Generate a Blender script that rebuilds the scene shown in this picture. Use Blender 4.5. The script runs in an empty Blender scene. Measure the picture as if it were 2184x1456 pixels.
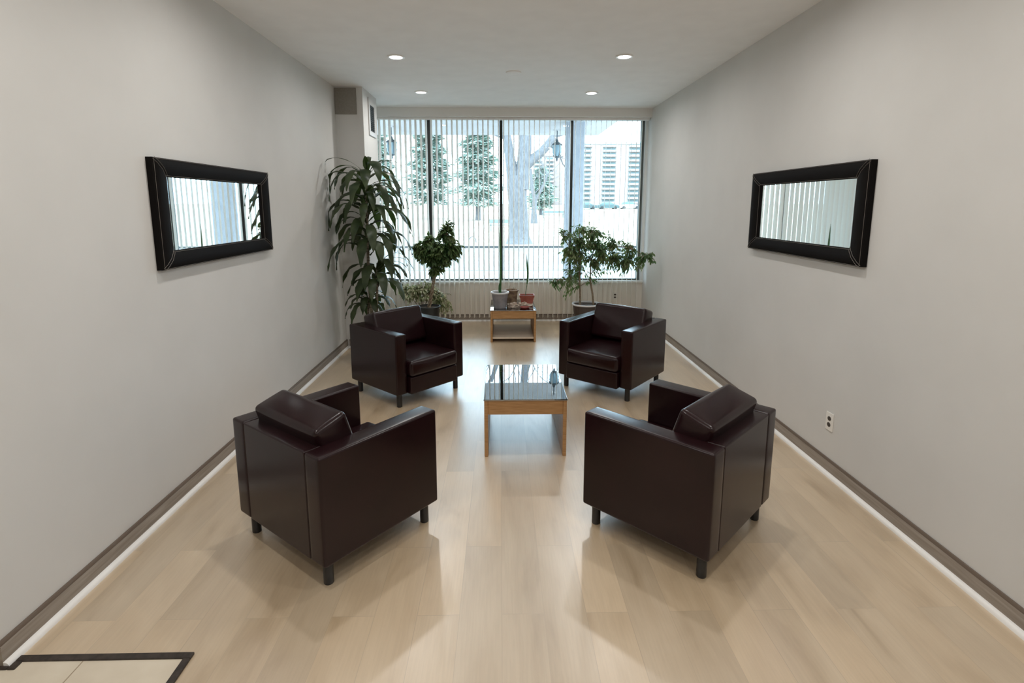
import bpy, bmesh, math, random
from mathutils import Vector, Matrix, noise
random.seed(7)
S = bpy.context.scene
COL = S.collection
PI = math.pi

# ------------------------------------------------------------------ camera
F_PX, PY, CAM_H = 1130.0, 620.0, 1.70
PITCH, YAW = math.radians(9.1496), math.radians(1.2263)
cd = bpy.data.cameras.new('camera'); cam = bpy.data.objects.new('camera', cd); COL.objects.link(cam)
cd.sensor_fit = 'HORIZONTAL'; cd.sensor_width = 36.0
cd.lens = F_PX / 2184 * 36.0
cd.shift_y = -(728 - PY) / 2184
cd.clip_start = 0.05; cd.clip_end = 600
fw = Vector((math.sin(YAW) * math.cos(PITCH), math.cos(YAW) * math.cos(PITCH), -math.sin(PITCH)))
rt = Vector((math.cos(YAW), -math.sin(YAW), 0)); up = rt.cross(fw)
cam.matrix_world = Matrix(((rt.x, up.x, -fw.x, 0), (rt.y, up.y, -fw.y, 0), (rt.z, up.z, -fw.z, CAM_H), (0, 0, 0, 1)))
S.camera = cam

# ------------------------------------------------------------------ sky, exposure
SKY = 10.0
W = bpy.data.worlds.new('overcast sky'); S.world = W; W.use_nodes = True
bg = W.node_tree.nodes['Background']
bg.inputs['Color'].default_value = (0.60, 0.80, 1.0, 1); bg.inputs['Strength'].default_value = SKY
S.view_settings.view_transform = 'Standard'; S.view_settings.look = 'None'
S.view_settings.gamma = 1.0; S.view_settings.exposure = 0.12; S.view_settings.use_curve_mapping = False
S.cycles.max_bounces = 10; S.cycles.diffuse_bounces = 6; S.cycles.glossy_bounces = 5
S.cycles.transparent_max_bounces = 24; S.cycles.transmission_bounces = 8
S.cycles.sample_clamp_indirect = 6.0
S.cycles.use_denoising = True
LAMP_W = 4.6             # each recessed ceiling lamp in view
LAMP_FILL_W = 9.6        # extra unseen lamps, added to brighten the near part of the room
LAMP_WINDOW_W = 9.5      # the pair by the window
LAMP_COL = (1.0, 0.97, 0.93)

# ------------------------------------------------------------------ materials
def mat(name, col, rough=0.6, spec=0.5, metal=0.0):
    m = bpy.data.materials.new(name); m.use_nodes = True
    b = m.node_tree.nodes['Principled BSDF']
    b.inputs['Base Color'].default_value = (*col, 1); b.inputs['Roughness'].default_value = rough
    b.inputs['Specular IOR Level'].default_value = spec; b.inputs['Metallic'].default_value = metal
    return m
def nd(m, t, **kw):
    n = m.node_tree.nodes.new(t)
    for k, v in kw.items(): setattr(n, k, v)
    return n
def ln(m, a, b): m.node_tree.links.new(a, b)
def coords(m, scale=(1, 1, 1), rot=(0, 0, 0)):
    tc = nd(m, 'ShaderNodeTexCoord'); mp = nd(m, 'ShaderNodeMapping')
    mp.inputs['Scale'].default_value = scale; mp.inputs['Rotation'].default_value = rot
    ln(m, tc.outputs['Object'], mp.inputs['Vector']); return mp.outputs['Vector']
def noisy(m, scale, c1, c2, detail=4, vscale=(1, 1, 1), lo=0.35, hi=0.65, bump=0.0, dist=0.01):
    """base colour drifting between c1 and c2 by noise, with an optional bump"""
    b = m.node_tree.nodes['Principled BSDF']
    v = coords(m, vscale); n = nd(m, 'ShaderNodeTexNoise'); n.inputs['Scale'].default_value = scale; n.inputs['Detail'].default_value = detail
    ln(m, v, n.inputs['Vector'])
    r = nd(m, 'ShaderNodeValToRGB'); r.color_ramp.elements[0].position = lo; r.color_ramp.elements[1].position = hi
    r.color_ramp.elements[0].color = (*c1, 1); r.color_ramp.elements[1].color = (*c2, 1)
    ln(m, n.outputs['Fac'], r.inputs['Fac']); ln(m, r.outputs['Color'], b.inputs['Base Color'])
    if bump:
        bp = nd(m, 'ShaderNodeBump'); bp.inputs['Strength'].default_value = bump; bp.inputs['Distance'].default_value = dist
        ln(m, n.outputs['Fac'], bp.inputs['Height']); ln(m, bp.outputs['Normal'], b.inputs['Normal'])
    return m
def bump_noise(m, scale, strength, dist):
    b = m.node_tree.nodes['Principled BSDF']; v = coords(m)
    n = nd(m, 'ShaderNodeTexNoise'); n.inputs['Scale'].default_value = scale; n.inputs['Detail'].default_value = 3
    ln(m, v, n.inputs['Vector']); bp = nd(m, 'ShaderNodeBump'); bp.inputs['Strength'].default_value = strength; bp.inputs['Distance'].default_value = dist
    ln(m, n.outputs['Fac'], bp.inputs['Height']); ln(m, bp.outputs['Normal'], b.inputs['Normal']); return m

M = {}
M['wall'] = noisy(mat('wall paint', (.72, .70, .67), .85, .2), 3.0, (.640, .632, .615), (.670, .662, .645), 8, (1, 1, 1), .3, .7, .12, .006)
M['ceiling'] = noisy(mat('ceiling paint', (.78, .77, .76), .85, .2), 5.0, (.85, .84, .83), (.89, .88, .87), 8, (1, 1, 1), .3, .7, .15, .008)
M['knee'] = noisy(mat('knee wall paint', (.6, .56, .5), .8, .2), 4.0, (.86, .82, .755), (.89, .85, .79), 5)
M['base'] = noisy(mat('greige baseboard wood', (.25, .21, .17), .5, .4), 6.0, (.225, .185, .150), (.330, .285, .240), 6, (8, .6, 12), .3, .7)
M['base_cap'] = mat('dark baseboard lip', (.14, .105, .08), .5)
M['white_trim'] = mat('white trim paint', (.86, .85, .83), .35)
M['soffit'] = mat('window soffit paint', (.84, .82, .79), .85)
M['plate'] = noisy(mat('taupe metal plate', (.28, .26, .23), .6), 60, (.245, .225, .195), (.275, .255, .225))
M['black_metal'] = mat('black window metal', (.012, .014, .013), .4)
M['frame_metal'] = mat('grey window metal', (.10, .115, .11), .4)
M['vent_black'] = mat('vent dark interior', (.012, .012, .013), .8)
M['vent_metal'] = mat('vent painted metal', (.55, .54, .53), .45)
M['plastic_white'] = mat('white plastic', (.82, .80, .76), .35)
M['socket_dark'] = mat('dark socket', (.05, .04, .035), .5)
M['tile'] = noisy(mat('cream floor tile', (.66, .58, .46), .3), 5, (.64, .565, .45), (.72, .65, .53), 5)
M['grout'] = mat('tile grout', (.36, .29, .2), .8)
M['strip'] = noisy(mat('dark bronze strip', (.03, .022, .018), .45), 40, (.022, .016, .013), (.05, .038, .032))
# leather
m = M['leather'] = mat('dark brown leather', (.020, .012, .013), .24, .36)
noisy(m, 5.0, (.0100, .0026, .0036), (.0150, .0040, .0054), 4)
b = m.node_tree.nodes['Principled BSDF']; v = coords(m)
vo = nd(m, 'ShaderNodeTexVoronoi'); vo.inputs['Scale'].default_value = 260; ln(m, v, vo.inputs['Vector'])
n2 = nd(m, 'ShaderNodeTexNoise'); n2.inputs['Scale'].default_value = 7; ln(m, v, n2.inputs['Vector'])
ma = nd(m, 'ShaderNodeMath', operation='MULTIPLY_ADD'); ma.inputs[1].default_value = 5.0; ln(m, n2.outputs['Fac'], ma.inputs[0]); ln(m, vo.outputs['Distance'], ma.inputs[2])
bp = nd(m, 'ShaderNodeBump'); bp.inputs['Strength'].default_value = .10; bp.inputs['Distance'].default_value = .0012
ln(m, ma.outputs[0], bp.inputs['Height']); ln(m, bp.outputs['Normal'], b.inputs['Normal'])
M['stitch'] = mat('pale stitching', (.20, .18, .16), .7)
M['leg_black'] = mat('black leg', (.008, .008, .009), .4)
M['frame_leather'] = bump_noise(mat('black mirror leather', (.006, .005, .0048),   .75, .10), 30, .2, .002)
M['mirror'] = mat('mirror silver', (.93, .95, .95), .015, .5, 1.0)
# table
M['wood'] = noisy(mat('honey beech wood', (.4, .22, .09), .42, .4), 5.0, (.36, .185, .070), (.50, .285, .125), 6, (2.0, 2.0, 22), .3, .7)
M['wood_pale'] = noisy(mat('pale beech edge', (.60, .42, .25), .42, .4), 5.0, (.56, .39, .23), (.66, .48, .30), 5, (2, 2, 20))
M['shelf'] = noisy(mat('pale shelf board', (.6, .5, .4), .3, .5), 4.0, (.60, .50, .39), (.68, .58, .47), 5, (2, 14, 2))
g = M['smoked'] = bpy.data.materials.new('smoked glass'); g.use_nodes = True
g.node_tree.nodes.clear()
o_ = nd(g, 'ShaderNodeOutputMaterial'); mx = nd(g, 'ShaderNodeMixShader'); tr = nd(g, 'ShaderNodeBsdfTransparent'); gl = nd(g, 'ShaderNodeBsdfGlossy'); fr = nd(g, 'ShaderNodeFresnel')
tr.inputs['Color'].default_value = (.34, .31, .28, 1); gl.inputs['Roughness'].default_value = .012; gl.inputs['Color'].default_value = (1, 1, 1, 1); fr.inputs['IOR'].default_value = 4.2
ln(g, fr.outputs[0], mx.inputs[0]); ln(g, tr.outputs[0], mx.inputs[1]); ln(g, gl.outputs[0], mx.inputs[2]); ln(g, mx.outputs[0], o_.inputs[0])
g = M['pane'] = bpy.data.materials.new('window glass'); g.use_nodes = True
g.node_tree.nodes.clear()
o_ = nd(g, 'ShaderNodeOutputMaterial'); mx = nd(g, 'ShaderNodeMixShader'); tr = nd(g, 'ShaderNodeBsdfTransparent'); gl = nd(g, 'ShaderNodeBsdfGlossy'); fr = nd(g, 'ShaderNodeFresnel')
tr.inputs['Color'].default_value = (.95, .985, .97, 1); gl.inputs['Roughness'].default_value = .0; fr.inputs['IOR'].default_value = 1.35
ln(g, fr.outputs[0], mx.inputs[0]); ln(g, tr.outputs[0], mx.inputs[1]); ln(g, gl.outputs[0], mx.inputs[2]); ln(g, mx.outputs[0], o_.inputs[0])
# translucent things
def translucent(name, col, tcol, fac, rough=.5):
    m = mat(name, col, rough, .3); nt = m.node_tree
    o = [n for n in nt.nodes if n.type == 'OUTPUT_MATERIAL'][0]; b = nt.nodes['Principled BSDF']
    t = nd(m, 'ShaderNodeBsdfTranslucent'); t.inputs['Color'].default_value = (*tcol, 1)
    mx = nd(m, 'ShaderNodeMixShader'); mx.inputs[0].default_value = fac
    ln(m, b.outputs[0], mx.inputs[1]); ln(m, t.outputs[0], mx.inputs[2]); ln(m, mx.outputs[0], o.inputs[0]); return m
M['slat'] = translucent('cream blind vinyl', (.88, .86, .82), (.93, .90, .85), .50, .45)
M['leaf_dark'] = noisy(translucent('dark strap leaf', (.05, .075, .035), (.08, .14, .03), .18, .38), 9, (.020, .034, .016), (.062, .080, .040), 3)
M['leaf_ficus'] = noisy(translucent('ficus leaf', (.05, .10, .03), (.10, .20, .04), .22, .40), 7, (.035, .085, .028), (.15, .20, .08), 3)
M['leaf_ben'] = noisy(translucent('weeping fig leaf', (.04, .10, .035), (.16, .32, .08), .32, .40), 6, (.045, .115, .045), (.22, .27, .13), 3)
M['leaf_var'] = noisy(translucent('variegated leaf', (.42, .42, .25), (.4, .45, .2), .22, .5), 26, (.13, .19, .07), (.62, .60, .42), 3, (1, 1, 1), .42, .58)
M['leaf_snake'] = noisy(translucent('snake plant leaf', (.05, .13, .05), (.08, .2, .05), .12, .35), 30, (.025, .085, .035), (.085, .18, .07), 3, (.3, .3, 2))
M['stalk'] = noisy(mat('ringed cane', (.2, .17, .12), .7), 20, (.12, .10, .07), (.30, .26, .19), 3, (1, 1, 8))
M['bark_thin'] = noisy(mat('thin brown bark', (.2, .15, .1), .8), 40, (.15, .11, .07), (.28, .22, .15))
M['soil'] = noisy(mat('potting soil', (.03, .02, .015), .95), 60, (.02, .013, .01), (.09, .06, .04), 4, (1, 1, 1), .3, .7, .8, .01)
M['pot_black'] = mat('black plastic pot', (.014, .017, .019), .35)
M['pot_grey'] = noisy(mat('grey plastic pot', (.24, .23, .25), .45), 14, (.20, .19, .21), (.28, .265, .28))
M['pot_rim'] = mat('pale pot rim', (.62, .62, .63), .4)
M['pot_tan'] = noisy(mat('weathered clay pot', (.2, .12, .07), .7), 16, (.10, .055, .035), (.30, .21, .13), 5)
M['pot_red'] = noisy(mat('terracotta red plastic', (.36, .09, .06), .5), 12, (.30, .075, .05), (.42, .12, .09))
M['saucer_red'] = mat('deep red saucer', (.20, .03, .02), .45)
M['pot_brown'] = mat('dark brown pot', (.055, .04, .035), .4)
M['paper'] = noisy(mat('crumpled brown paper', (.42, .35, .28), .8), 30, (.30, .21, .16), (.52, .45, .38), 5)
# outside
M['canopy'] = noisy(mat('canopy stucco', (.55, .51, .50), .9), 3, (.36, .335, .325), (.39, .365, .355))
M['pillar'] = noisy(mat('pillar concrete', (.24, .24, .26), .9), 6, (.225, .225, .24), (.26, .26, .275))
M['lawn'] = noisy(mat('dry winter lawn', (.8, .76, .68), .95), .6, (.27, .22, .16), (.40, .33, .25), 6)
M['road'] = noisy(mat('pale wet asphalt', (.40, .45, .50), .7), 1.2, (.115, .112, .108), (.135, .132, .128), 5)
M['walk'] = mat('pale concrete walk', (.40, .385, .37), .9)
M['curb'] = mat('grey curb', (.05, .048, .046), .9)
M['bark'] = noisy(mat('grey ridged bark', (.25, .26, .29), .9), 5, (.085, .082, .085), (.165, .158, .160), 6, (6, 6, .8), .3, .7, .6, .05)
M['needle'] = noisy(translucent('blue green needles', (.12, .2, .17), (.12, .2, .15), .15, .8), .8, (.20, .28, .23), (.40, .46, .40), 3)
M['brick_far'] = noisy(mat('rose brick', (.62, .44, .42), .9), 2, (.33, .27, .25), (.37, .31, .29))
M['concrete_far'] = mat('pale concrete', (.36, .34, .32), .9)
M['glass_far'] = mat('dim far window', (.10, .15, .15), .3)
M['car_dark'] = mat('dark car paint', (.05, .08, .08), .3)
M['car_teal'] = mat('teal car paint', (.05, .09, .09), .3)
M['car_white'] = mat('silver car paint', (.55, .57, .58), .3)
M['tyre'] = mat('tyre rubber', (.03, .03, .03), .8)
M['lantern_metal'] = mat('weathered lantern metal', (.05, .06, .065), .5)
M['lantern_glass'] = translucent('frosted lantern glass', (.35, .45, .50), (.5, .6, .6), .5, .3)
M['bench'] = mat('weathered bench wood', (.16, .18, .17), .8)
em = M['lamp'] = bpy.data.materials.new('lit lamp lens'); em.use_nodes = True
em.node_tree.nodes.clear(); o_ = nd(em, 'ShaderNodeOutputMaterial'); e_ = nd(em, 'ShaderNodeEmission')
e_.inputs['Color'].default_value = (1, .98, .95, 1); e_.inputs['Strength'].default_value = 14.0; ln(em, e_.outputs[0], o_.inputs[0])

# floor planks
m = M['floor'] = mat('pale oak planks', (.6, .5, .37), .3, .5)
b = m.node_tree.nodes['Principled BSDF']
tc = nd(m, 'ShaderNodeTexCoord'); sp = nd(m, 'ShaderNodeSeparateXYZ'); cb = nd(m, 'ShaderNodeCombineXYZ')
ln(m, tc.outputs['Object'], sp.inputs[0]); ln(m, sp.outputs['Y'], cb.inputs['X']); ln(m, sp.outputs['X'], cb.inputs['Y'])
br = nd(m, 'ShaderNodeTexBrick'); br.offset = .37; br.squash = 1.0
for k, vv in (('Scale', 1.0), ('Mortar Size', .0012), ('Mortar Smooth', .1), ('Brick Width', 1.22), ('Row Height', .178), ('Bias', 0.0)): br.inputs[k].default_value = vv
br.inputs['Color1'].default_value = (0, 0, 0, 1); br.inputs['Color2'].default_value = (1, 1, 1, 1); br.inputs['Mortar'].default_value = (.5, .5, .5, 1)
ln(m, cb.outputs[0], br.inputs['Vector'])
# grain coordinate is shifted from plank to plank
sc_ = nd(m, 'ShaderNodeVectorMath', operation='MULTIPLY'); sc_.inputs[1].default_value = (1.3, 5.0, 1.0); ln(m, cb.outputs[0], sc_.inputs[0])
ad = nd(m, 'ShaderNodeVectorMath', operation='MULTIPLY_ADD'); ad.inputs[1].default_value = (9.0, 5.0, 13.0)
ln(m, br.outputs['Color'], ad.inputs[0]); ln(m, sc_.outputs[0], ad.inputs[2])
gn = nd(m, 'ShaderNodeTexNoise'); gn.inputs['Scale'].default_value = 1.3; gn.inputs['Detail'].default_value = 7; gn.inputs['Distortion'].default_value = .6; ln(m, ad.outputs[0], gn.inputs['Vector'])
fine = nd(m, 'ShaderNodeVectorMath', operation='MULTIPLY'); fine.inputs[1].default_value = (3.0, 16.0, 1.0); ln(m, ad.outputs[0], fine.inputs[0])
fn = nd(m, 'ShaderNodeTexNoise'); fn.inputs['Scale'].default_value = 1.5; fn.inputs['Detail'].default_value = 4; ln(m, fine.outputs[0], fn.inputs['Vector'])
r1 = nd(m, 'ShaderNodeValToRGB'); el = r1.color_ramp.elements
el[0].position = .24; el[0].color = (.430, .310, .185, 1); el[1].position = .70; el[1].color = (.665, .530, .370, 1)
e2 = el.new(.41); e2.color = (.580, .448, .298, 1)
ln(m, gn.outputs['Fac'], r1.inputs['Fac'])
tone = nd(m, 'ShaderNodeValToRGB'); tone.color_ramp.elements[0].color = (.88, .885, .895, 1); tone.color_ramp.elements[1].color = (1.03, 1.01, .98, 1)
ln(m, br.outputs['Color'], tone.inputs['Fac'])
mu = nd(m, 'ShaderNodeMix', data_type='RGBA', blend_type='MULTIPLY'); mu.inputs[0].default_value = 1.0
ln(m, r1.outputs['Color'], mu.inputs[6]); ln(m, tone.outputs['Color'], mu.inputs[7])
fr_ = nd(m, 'ShaderNodeValToRGB'); fr_.color_ramp.elements[0].position = .35; fr_.color_ramp.elements[0].color = (.94, .935, .925, 1); fr_.color_ramp.elements[1].position = .6; fr_.color_ramp.elements[1].color = (1, 1, 1, 1)
ln(m, fn.outputs['Fac'], fr_.inputs['Fac'])
mu2 = nd(m, 'ShaderNodeMix', data_type='RGBA', blend_type='MULTIPLY'); mu2.inputs[0].default_value = 1.0
ln(m, mu.outputs[2], mu2.inputs[6]); ln(m, fr_.outputs['Color'], mu2.inputs[7])
mo = nd(m, 'ShaderNodeMix', data_type='RGBA'); mo.inputs[7].default_value = (.33, .25, .17, 1)
mf = nd(m, 'ShaderNodeMath', operation='MULTIPLY'); mf.inputs[1].default_value = .45; ln(m, br.outputs['Fac'], mf.inputs[0]); ln(m, mf.outputs[0], mo.inputs[0]); ln(m, mu2.outputs[2], mo.inputs[6]); ln(m, mo.outputs[2], b.inputs['Base Color'])
b.inputs['Roughness'].default_value = .42; b.inputs['Specular IOR Level'].default_value = .6; b.inputs['Coat Weight'].default_value = 1.0; b.inputs['Coat Roughness'].default_value = .30; b.inputs['Coat IOR'].default_value = 2.3
bp = nd(m, 'ShaderNodeBump'); bp.inputs['Strength'].default_value = .08; bp.inputs['Distance'].default_value = .002
ln(m, fn.outputs['Fac'], bp.inputs['Height']); ln(m, bp.outputs['Normal'], b.inputs['Normal'])

# ------------------------------------------------------------------ mesh helpers
class MB:
    def __init__(s): s.v = []; s.f = []; s.rb = False
    def add(s, vs, fs):
        o = len(s.v); s.v += [tuple(p) for p in vs]; s.f += [tuple(i + o for i in f) for f in fs]; return s
    def box(s, x0, x1, y0, y1, z0, z1, mtx=None):
        vs = [Vector(p) for p in ((x0, y0, z0), (x1, y0, z0), (x1, y1, z0), (x0, y1, z0), (x0, y0, z1), (x1, y0, z1), (x1, y1, z1), (x0, y1, z1))]
        if mtx is not None: vs = [mtx @ p for p in vs]
        return s.add(vs, [(0, 3, 2, 1), (4, 5, 6, 7), (0, 1, 5, 4), (1, 2, 6, 5), (2, 3, 7, 6), (3, 0, 4, 7)])
    def rbox(s, x0, x1, y0, y1, z0, z1, r=.01, seg=3, mtx=None, puff=0.0, cuts=0):
        """rounded box, optionally cushioned"""
        s.rb = True; bm = bmesh.new(); bmesh.ops.create_cube(bm, size=1)
        for v in bm.verts: v.co = Vector(((x0 + x1) / 2 + v.co.x * (x1 - x0), (y0 + y1) / 2 + v.co.y * (y1 - y0), (z0 + z1) / 2 + v.co.z * (z1 - z0)))
        bmesh.ops.bevel(bm, geom=list(bm.edges), offset=r, segments=seg, profile=.5, affect='EDGES')
        if cuts:
            for ax in range(3):
                lo, hi = (x0, y0, z0)[ax], (x1, y1, z1)[ax]
                for k in range(1, cuts + 1):
                    co = [0, 0, 0]; co[ax] = lo + r + (hi - lo - 2 * r) * (k - .5) / cuts; no = [0, 0, 0]; no[ax] = 1
                    bmesh.ops.bisect_plane(bm, geom=list(bm.verts) + list(bm.edges) + list(bm.faces), plane_co=co, plane_no=no)
            if puff:
                c = Vector(((x0 + x1) / 2, (y0 + y1) / 2, (z0 + z1) / 2)); h = Vector(((x1 - x0) / 2, (y1 - y0) / 2, (z1 - z0) / 2))
                for v in bm.verts:
                    d = [(v.co[i] - c[i]) / h[i] for i in range(3)]
                    for i in range(3):
                        j, k = (i + 1) % 3, (i + 2) % 3
                        v.co[i] += (1 if d[i] > 0 else -1) * abs(d[i]) ** 2 * puff * max(0, 1 - d[j] ** 2) * max(0, 1 - d[k] ** 2)
        if mtx is not None: bmesh.ops.transform(bm, matrix=mtx, verts=bm.verts)
        bm.verts.index_update()
        s.add([v.co.copy() for v in bm.verts], [[v.index for v in f.verts] for f in bm.faces]); bm.free(); return s
    def tube(s, pts, rads, n=10, cap=True, jitter=0):
        pts = [Vector(p) for p in pts]; rings = []; pu = None
        for i, p in enumerate(pts):
            t = (pts[min(i + 1, len(pts) - 1)] - pts[max(i - 1, 0)]).normalized()
            if pu is None: pu = Vector((1, 0, 0)) if abs(t.x) < .9 else Vector((0, 1, 0))
            a = (pu - t * pu.dot(t)).normalized(); pu = a; bb = t.cross(a)
            r = rads[i] if hasattr(rads, '__len__') else rads
            rings.append([p + (a * math.cos(2 * PI * k / n) + bb * math.sin(2 * PI * k / n)) * r * (1 + jitter * (random.random() - .5)) for k in range(n)])
        vs = [q for r in rings for q in r]; fs = []
        for i in range(len(rings) - 1):
            for k in range(n): fs.append((i * n + k, i * n + (k + 1) % n, (i + 1) * n + (k + 1) % n, (i + 1) * n + k))
        if cap: fs.append(tuple(range(n))[::-1]); fs.append(tuple((len(rings) - 1) * n + k for k in range(n)))
        return s.add(vs, fs)
    def lathe(s, prof, c=(0, 0, 0), n=32, axis='z'):
        """revolve (r, z) profile; closed when it starts and ends on the axis"""
        vs = []; fs = []; idx = []
        for r, z in prof:
            if r < 1e-6: idx.append([len(vs)]); vs.append((0, 0, z))
            else:
                idx.append(list(range(len(vs), len(vs) + n))); vs += [(r * math.cos(2 * PI * k / n), r * math.sin(2 * PI * k / n), z) for k in range(n)]
        for a, b_ in zip(idx, idx[1:]):
            for k in range(n):
                q = [a[k % len(a)], a[(k + 1) % len(a)], b_[(k + 1) % len(b_)], b_[k % len(b_)]]
                u = []; [u.append(x) for x in q if x not in u]
                if len(u) >= 3: fs.append(tuple(u))
        return s.add([Vector(p) + Vector(c) for p in vs], fs)
    def prism(s, poly, axis, a0, a1):
        """extrude a 2-D outline along an axis"""
        def P(u, w, a): return {'x': (a, u, w), 'y': (u, a, w), 'z': (u, w, a)}[axis]
        n = len(poly)
        return s.add([P(u, w, a0) for u, w in poly] + [P(u, w, a1) for u, w in poly],
                     [tuple(range(n))[::-1], tuple(range(n, 2 * n))] + [(i, (i + 1) % n, n + (i + 1) % n, n + i) for i in range(n)])
    def strip(s, pts, widths, side, fold=0.0, wave=0.0, ph=0.0):
        """leaf blade: three vertices across, folded along the midrib"""
        pts = [Vector(p) for p in pts]; n = len(pts); vs = []; sd = Vector(side)
        for i, p in enumerate(pts):
            t = (pts[min(i + 1, n - 1)] - pts[max(i - 1, 0)]).normalized()
            sd = (sd - t * sd.dot(t)); sd = sd.normalized() if sd.length > 1e-5 else Vector((1, 0, 0)); nn = sd.cross(t)
            w = widths[i]; wv = wave * math.sin(i * 1.7 + ph)
            vs += [p - sd * w + nn * (fold * w + wv), p, p + sd * w + nn * (fold * w - wv)]
        fs = []
        for i in range(n - 1):
            a = i * 3; fs += [(a, a + 1, a + 4, a + 3), (a + 1, a + 2, a + 5, a + 4)]
        return s.add(vs, fs)
    def build(s, name, material, parent=None, smooth=True, angle=35, loc=None):
        me = bpy.data.meshes.new(name); me.from_pydata(s.v, [], s.f); me.update()
        bm = bmesh.new(); bm.from_mesh(me)
        if len(bm.faces) < 4000: bmesh.ops.recalc_face_normals(bm, faces=bm.faces)
        bm.to_mesh(me); bm.free()
        me.materials.append(material)
        if smooth:
            me.shade_smooth(); me.set_sharp_from_angle(angle=math.radians(angle))
        o = bpy.data.objects.new(name, me); COL.objects.link(o)
        if parent: o.parent = parent
        if loc: o.location = loc
        if s.rb:
            wn = o.modifiers.new('weighted normals', 'WEIGHTED_NORMAL'); wn.weight = 100; wn.keep_sharp = True
        return o
def tag(o, label=None, cat=None, group=None, kind=None):
    if label: o['label'] = label
    if cat: o['category'] = cat
    if group: o['group'] = group
    if kind: o['kind'] = kind
    return o
def struct(o): o['kind'] = 'structure'; return o
def empty(name, loc=(0, 0, 0), rz=0):
    o = bpy.data.objects.new(name, None); COL.objects.link(o); o.location = loc; o.rotation_euler = (0, 0, rz); o.empty_display_size = .1; return o
def children(o): return [c for c in bpy.data.objects if c.parent == o]
def copy_tree(o, parent=None):
    c = o.copy(); COL.objects.link(c)
    if parent: c.parent = parent
    for ch in children(o): copy_tree(ch, c)
    return c

# ------------------------------------------------------------------ room shell
XL, XR, YB, YF, ZC = -1.87, 2.10, 7.75, -3.2, 3.02
def slab(name, mt, *b_): return struct(MB().box(*b_).build(name, mt, smooth=False))
XH, YW = -2.75, 1.765
slab('floor', M['floor'], XH - .15, XR + .15, YF - .15, YB + .2, -.12, 0)
slab('ceiling', M['ceiling'], XH - .15, XR + .15, YF - .15, YB + .25, ZC, ZC + .12)
slab('wall_left', M['wall'], XL - .15, XL, YW, YB + .2, 0, ZC)
slab('wall_hall_left', M['wall'], XH - .15, XH, YF - .15, YW, 0, ZC)
slab('wall_hall_return', M['wall'], XH - .15, XL - .15, YW, YW + .15, 0, ZC)
slab('wall_right', M['wall'], XR, XR + .15, YF - .15, YB + .2, 0, ZC)
slab('wall_front', M['wall'], XH, XR, YF - .15, YF, 0, ZC)
slab('wall_back', M['knee'], XL, XR, YB, YB + .2, 0, .575)
# column by the window, with its plate and grille
CX, CY0, CY1 = -1.556, 6.29, 6.98
slab('wall_column', M['wall'], XL, CX, CY0, CY1, 0, ZC)
slab('trim_1', M['soffit'], XL, XR, 7.56, YB + .2, 2.905, ZC)          # soffit over the blinds
slab('trim_2', M['white_trim'], XL, XR, YB - .03, YB + .2, .575, .600)  # window sill
slab('trim_3', M['white_trim'], XR - .035, XR, 7.74, YB + .14, .60, 2.905)

# baseboards: greige board, dark lip, white quarter round
def baseboard(name, a, b_, nrm):
    """a, b_: ends along the wall at the floor; nrm points into the room"""
    a, b_, n = Vector((*a, 0)), Vector((*b_, 0)), Vector((*nrm, 0))
    def run(prof, nm, mt, parent=None):
        mb = MB(); k = len(prof); vs = [p + n * u + Vector((0, 0, w)) for p in (a, b_) for u, w in prof]
        mb.add(vs, [tuple(range(k))[::-1], tuple(range(k, 2 * k))] + [(i, (i + 1) % k, k + (i + 1) % k, k + i) for i in range(k)])
        return mb.build(nm, mt, parent, angle=50)
    o = struct(run([(0, 0), (.014, 0), (.014, .082), (.011, .086), (0, .086)], name, M['base']))
    run([(0, .086), (.013, .086), (.013, .092), (.008, .100), (0, .100)], 'lip', M['base_cap'], o)
    q = [(.014, 0.0)] + [(.014 + .022 * math.cos(t), .022 * math.sin(t)) for t in [i * PI / 12 for i in range(7)]]
    run(q, 'quarter_round', M['white_trim'], o)
YS = 1.80
baseboard('baseboard_left', (XL, YW + .001), (XL, CY0), (1, 0))
baseboard('baseboard_right', (XR, YF), (XR, YB), (-1, 0))
baseboard('baseboard_column', (XL + .036, CY0), (CX, CY0), (0, -1))
baseboard('baseboard_column_side', (CX, CY0 - .014), (CX, CY1), (1, 0))
baseboard('baseboard_back', (XL, YB), (XR - .036, YB), (0, -1))

# tiled inset with dark edge strip at the near left
t = struct(MB().box(XH, -1.205, YF, YW - .012, 0, .004).box(XL + .0375, -1.205, YW - .012, YS - .013, 0, .004).build('floor_tile', M['tile'], smooth=False)); t.name = 'floor_tile'
g_ = MB()
for k in range(9): g_.box(XH, -1.206, YS - .012 - .60 * (k + 1), YS - .008 - .60 * (k + 1), .0041, .0046)
g_.box(-1.582, -1.578, YF, YS - .013, .0041, .0046)
g_.build('grout', M['grout'], t, smooth=False)
sm = MB(); sm.rbox(XL + .0375, -1.180, YS - .014, YS + .014, 0, .010, .003, 2); sm.rbox(XL + .0375, XL + .0655, YW - .014, YS - .0142, 0, .010, .003, 2); sm.rbox(XH + .001, XL + .037, YW - .014, YW, 0, .010, .003, 2); sm.rbox(-1.208, -1.180, YF, YS - .0145, 0, .010, .003, 2)
struct(sm.build('trim_5', M['strip']))

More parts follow.
